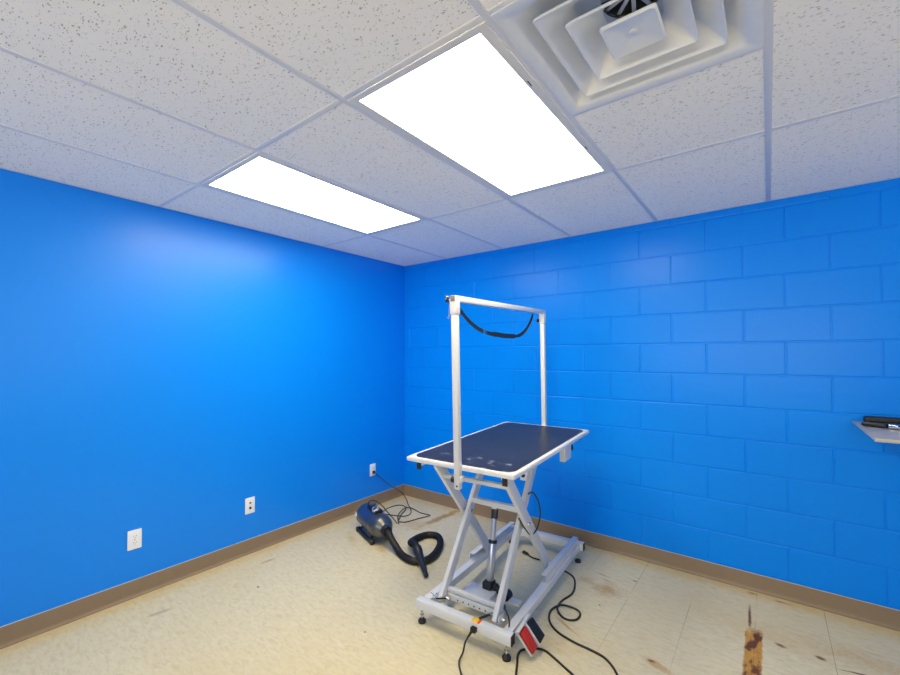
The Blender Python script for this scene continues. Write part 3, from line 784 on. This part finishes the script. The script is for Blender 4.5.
# hose: first run, one loop, then over itself to the nozzle
hz = .026
hp = [Dm.inverted() @ Vector((.238, 0, AX)), Dm.inverted() @ Vector((.270, 0, AX - .006)), (.812, -.985, .086), (.872, -.995, .048), (.93, -1.012, hz), (1.01, -1.036, hz), (1.085, -1.032, hz), (1.135, -.985, hz), (1.140, -.915, hz), (1.112, -.82, hz), (1.045, -.70, hz), (.960, -.63, hz), (.885, -.645, hz), (.858, -.72, hz), (.866, -.80, .032), (.900, -.868, .050), (.955, -.925, .078), (1.02, -.955, .092), (1.07, -.985, .084)]
pts = resample(catmull([wl_(*p) for p in hp], 10), .0042)
rad = [.0235 + (.0022 if k % 2 else -.0016) for k in range(len(pts))]
hs = MB().tube(pts, .026, 16, radii=rad).build('hose', M_rubber, D, angle=180)
e = [wl_(*p) for p in ((1.050, -.972, .087), (1.155, -1.05, .052), (1.262, -1.118, .020))]
dn = (e[2] - e[0]).normalized(); Ln = (e[2] - e[0]).length
m = MB(); m.lathe(e[0], dn, [(0, .028), (.004, .032), (.045, .032), (.05, .029), (.085, .028), (Ln * .62, .021), (Ln * .97, .0145), (Ln, .016), (Ln + .004, .013)], n=24); m.build('nozzle', M_black, hs)
# mains lead of the dryer
cr = .0042
cp_ = [(.024, -.438, .327), (.045, -.405, .290), (.085, -.31, .195), (.120, -.24, .140), (.165, -.19, .085), (.20, -.175, .030), (.245, -.205, .012), (.374, -.300, cr), (.434, -.378, cr), (.43, -.44, cr), (.359, -.495, .010), (.231, -.532, cr), (.17, -.60, cr), (.20, -.68, cr), (.29, -.70, .012), (.36, -.72, .05), (.38, -.765, .10)]
m = MB().tube([wl_(*p) for p in catmull(cp_, 8)], cr, 8)
lp = [(.40, -.77, .12), (.33, -.66, .06), (.21, -.50, .014), (.166, -.394, cr), (.185, -.285, cr), (.25, -.262, cr), (.335, -.330, .012), (.375, -.43, cr), (.44, -.52, .012), (.46, -.56, cr), (.50, -.555, cr), (.535, -.52, cr), (.569, -.394, cr), (.60, -.31, cr), (.585, -.288, cr), (.49, -.297, cr), (.36, -.275, .012), (.31, -.31, .014), (.33, -.40, cr), (.40, -.50, .014), (.47, -.565, cr), (.51, -.60, cr)]
m.tube([wl_(*p) for p in catmull(lp, 8)], cr, 8)
ar = [(.42, -.865, .228), (.395, -.825, .238), (.37, -.75, .215), (.36, -.66, .15), (.385, -.62, .09), (.45, -.60, .03), (.49, -.6, cr)]
m.tube([wl_(*p) for p in catmull(ar, 8)], cr, 8)
ml = m.build('mains_lead', M_cord, D)
m = MB(); m.box(wl_(.018, -.438, .3275), (.020, .026, .024), Euler((0, 0, -DA)).to_matrix(), .004); m.build('plug', M_black, ml)

# ------------------------------------------------------------------ shelf on the block wall
SZ, SD, SX0, SX1 = 1.083, .62, 3.408, 4.25
s = thing('wall_shelf', 'grey metal shelf on the block wall at the picture edge', 'shelf', (SX0, 0, SZ))
m = MB(); m.box(((SX1 - SX0) / 2, -SD / 2 - .002, -.006), (SX1 - SX0, SD, .012), bev=.002)
m.box(((SX1 - SX0) / 2, -SD + .001, -.008), (SX1 - SX0, .006, .014), bev=.002)
m.build('shelf_board', M_steel, s)
for x in (.180, .70):
    m = MB(); m.box((x, -.26, -.028), (.03, .50, .022), bev=.003); m.box((x, -.012, -.058), (.03, .018, .080), bev=.003); m.beam((x, -.02, -.085), (x, -.16, -.03), .02, .02)
    m.build('bracket', M_black, s)
m = MB(); m.box((.17, -.04, .018), (.30, .060, .034), bev=.009); m.box((.17, -.072, .017), (.26, .012, .006), bev=.002)
m.move(Matrix.Translation((SX0 + .020, -.016, SZ + .0005)))
tag(m.build('tool_case', M_rubber, None, origin=(SX0 + .2, -.06, SZ)), 'long black case lying against the wall on the metal shelf', 'case')
k = thing('hair_clipper', 'black clipper with silver head lying in front of the black case', 'clipper', (SX0 + .072, -.235, SZ), -.45)
m = MB(); m.box((-.018, 0, .013), (.095, .034, .022), bev=.008); m.build('handle', M_black, k)
m = MB(); m.box((.055, 0, .014), (.034, .044, .018), bev=.003); m.box((.076, 0, .010), (.012, .046, .008), bev=.001); m.build('blade', M_chrome, k)
m = MB(); m.box((.145, -.205, .012), (.10, .035, .022), Euler((0, 0, -.1)).to_matrix(), .007)
m.move(Matrix.Translation((SX0, -.02, SZ + .0005)))
tag(m.build('comb_case', M_black, None, origin=(SX0 + .15, -.22, SZ)), 'small black object just beyond the silver clipper head on the shelf', 'case')

# ------------------------------------------------------------------ added fill lights at the unseen windows, aimed up to brighten the ceiling
wd_ = bpy.data.worlds.new('sky'); S.world = wd_; wd_.use_nodes = True
bg = wd_.node_tree.nodes['Background']; bg.inputs[0].default_value = (.78, .88, 1, 1); bg.inputs[1].default_value = 1.0
ld = bpy.data.lights.new('ceiling_fill', 'AREA'); ld.shape = 'RECTANGLE'; ld.size = WX1 - WX0 - .1; ld.size_y = WZ1 - WZ0 - .1
ld.energy = 175; ld.color = (1, .83, .51)
lo = bpy.data.objects.new('ceiling_fill', ld); COL.objects.link(lo)
lo.location = ((WX0 + WX1) / 2, YF - .10, (WZ0 + WZ1) / 2); lo.rotation_euler = (PI / 2 + math.radians(64), 0, 0)

ld2 = bpy.data.lights.new('ceiling_fill', 'AREA'); ld2.shape = 'RECTANGLE'; ld2.size = VY1 - VY0 - .1; ld2.size_y = WZ1 - WZ0 - .1
ld2.energy = 42; ld2.color = (1, .83, .51)
lo2 = bpy.data.objects.new('ceiling_fill', ld2); COL.objects.link(lo2)
lo2.location = (XR + .10, (VY0 + VY1) / 2, (WZ0 + WZ1) / 2); lo2.rotation_euler = Euler((PI / 2 + math.radians(68), 0, PI / 2))

# ------------------------------------------------------------------ camera
FPX, YAW, PITCH, ROLL, PPY = 417.51, .65171, .01711, -.00134, 348.40
cd = bpy.data.cameras.new('camera'); cam = bpy.data.objects.new('camera', cd); COL.objects.link(cam)
cd.sensor_fit = 'HORIZONTAL'; cd.sensor_width = 36; cd.lens = FPX / 900 * 36; cd.shift_y = (PPY - 337.5) / 900; cd.clip_start = .02
cc, ss = math.cos(YAW), math.sin(YAW); fw = Vector((-ss, cc, 0)); rt = Vector((cc, ss, 0)); up = Vector((0, 0, 1))
f2 = fw * math.cos(PITCH) + up * math.sin(PITCH); u2 = up * math.cos(PITCH) - fw * math.sin(PITCH)
r3 = rt * math.cos(ROLL) + u2 * math.sin(ROLL); u3 = u2 * math.cos(ROLL) - rt * math.sin(ROLL)
cam.matrix_world = Matrix.Translation((3.0445, -3.1968, 1.4462)) @ Matrix((r3, u3, -f2)).transposed().to_4x4()
S.camera = cam

S.view_settings.view_transform = 'Standard'; S.view_settings.look = 'None'
S.view_settings.gamma = 1; S.view_settings.use_curve_mapping = False; S.view_settings.exposure = 0.08
S.cycles.use_denoising = True
S.cycles.max_bounces = 12; S.cycles.diffuse_bounces = 8
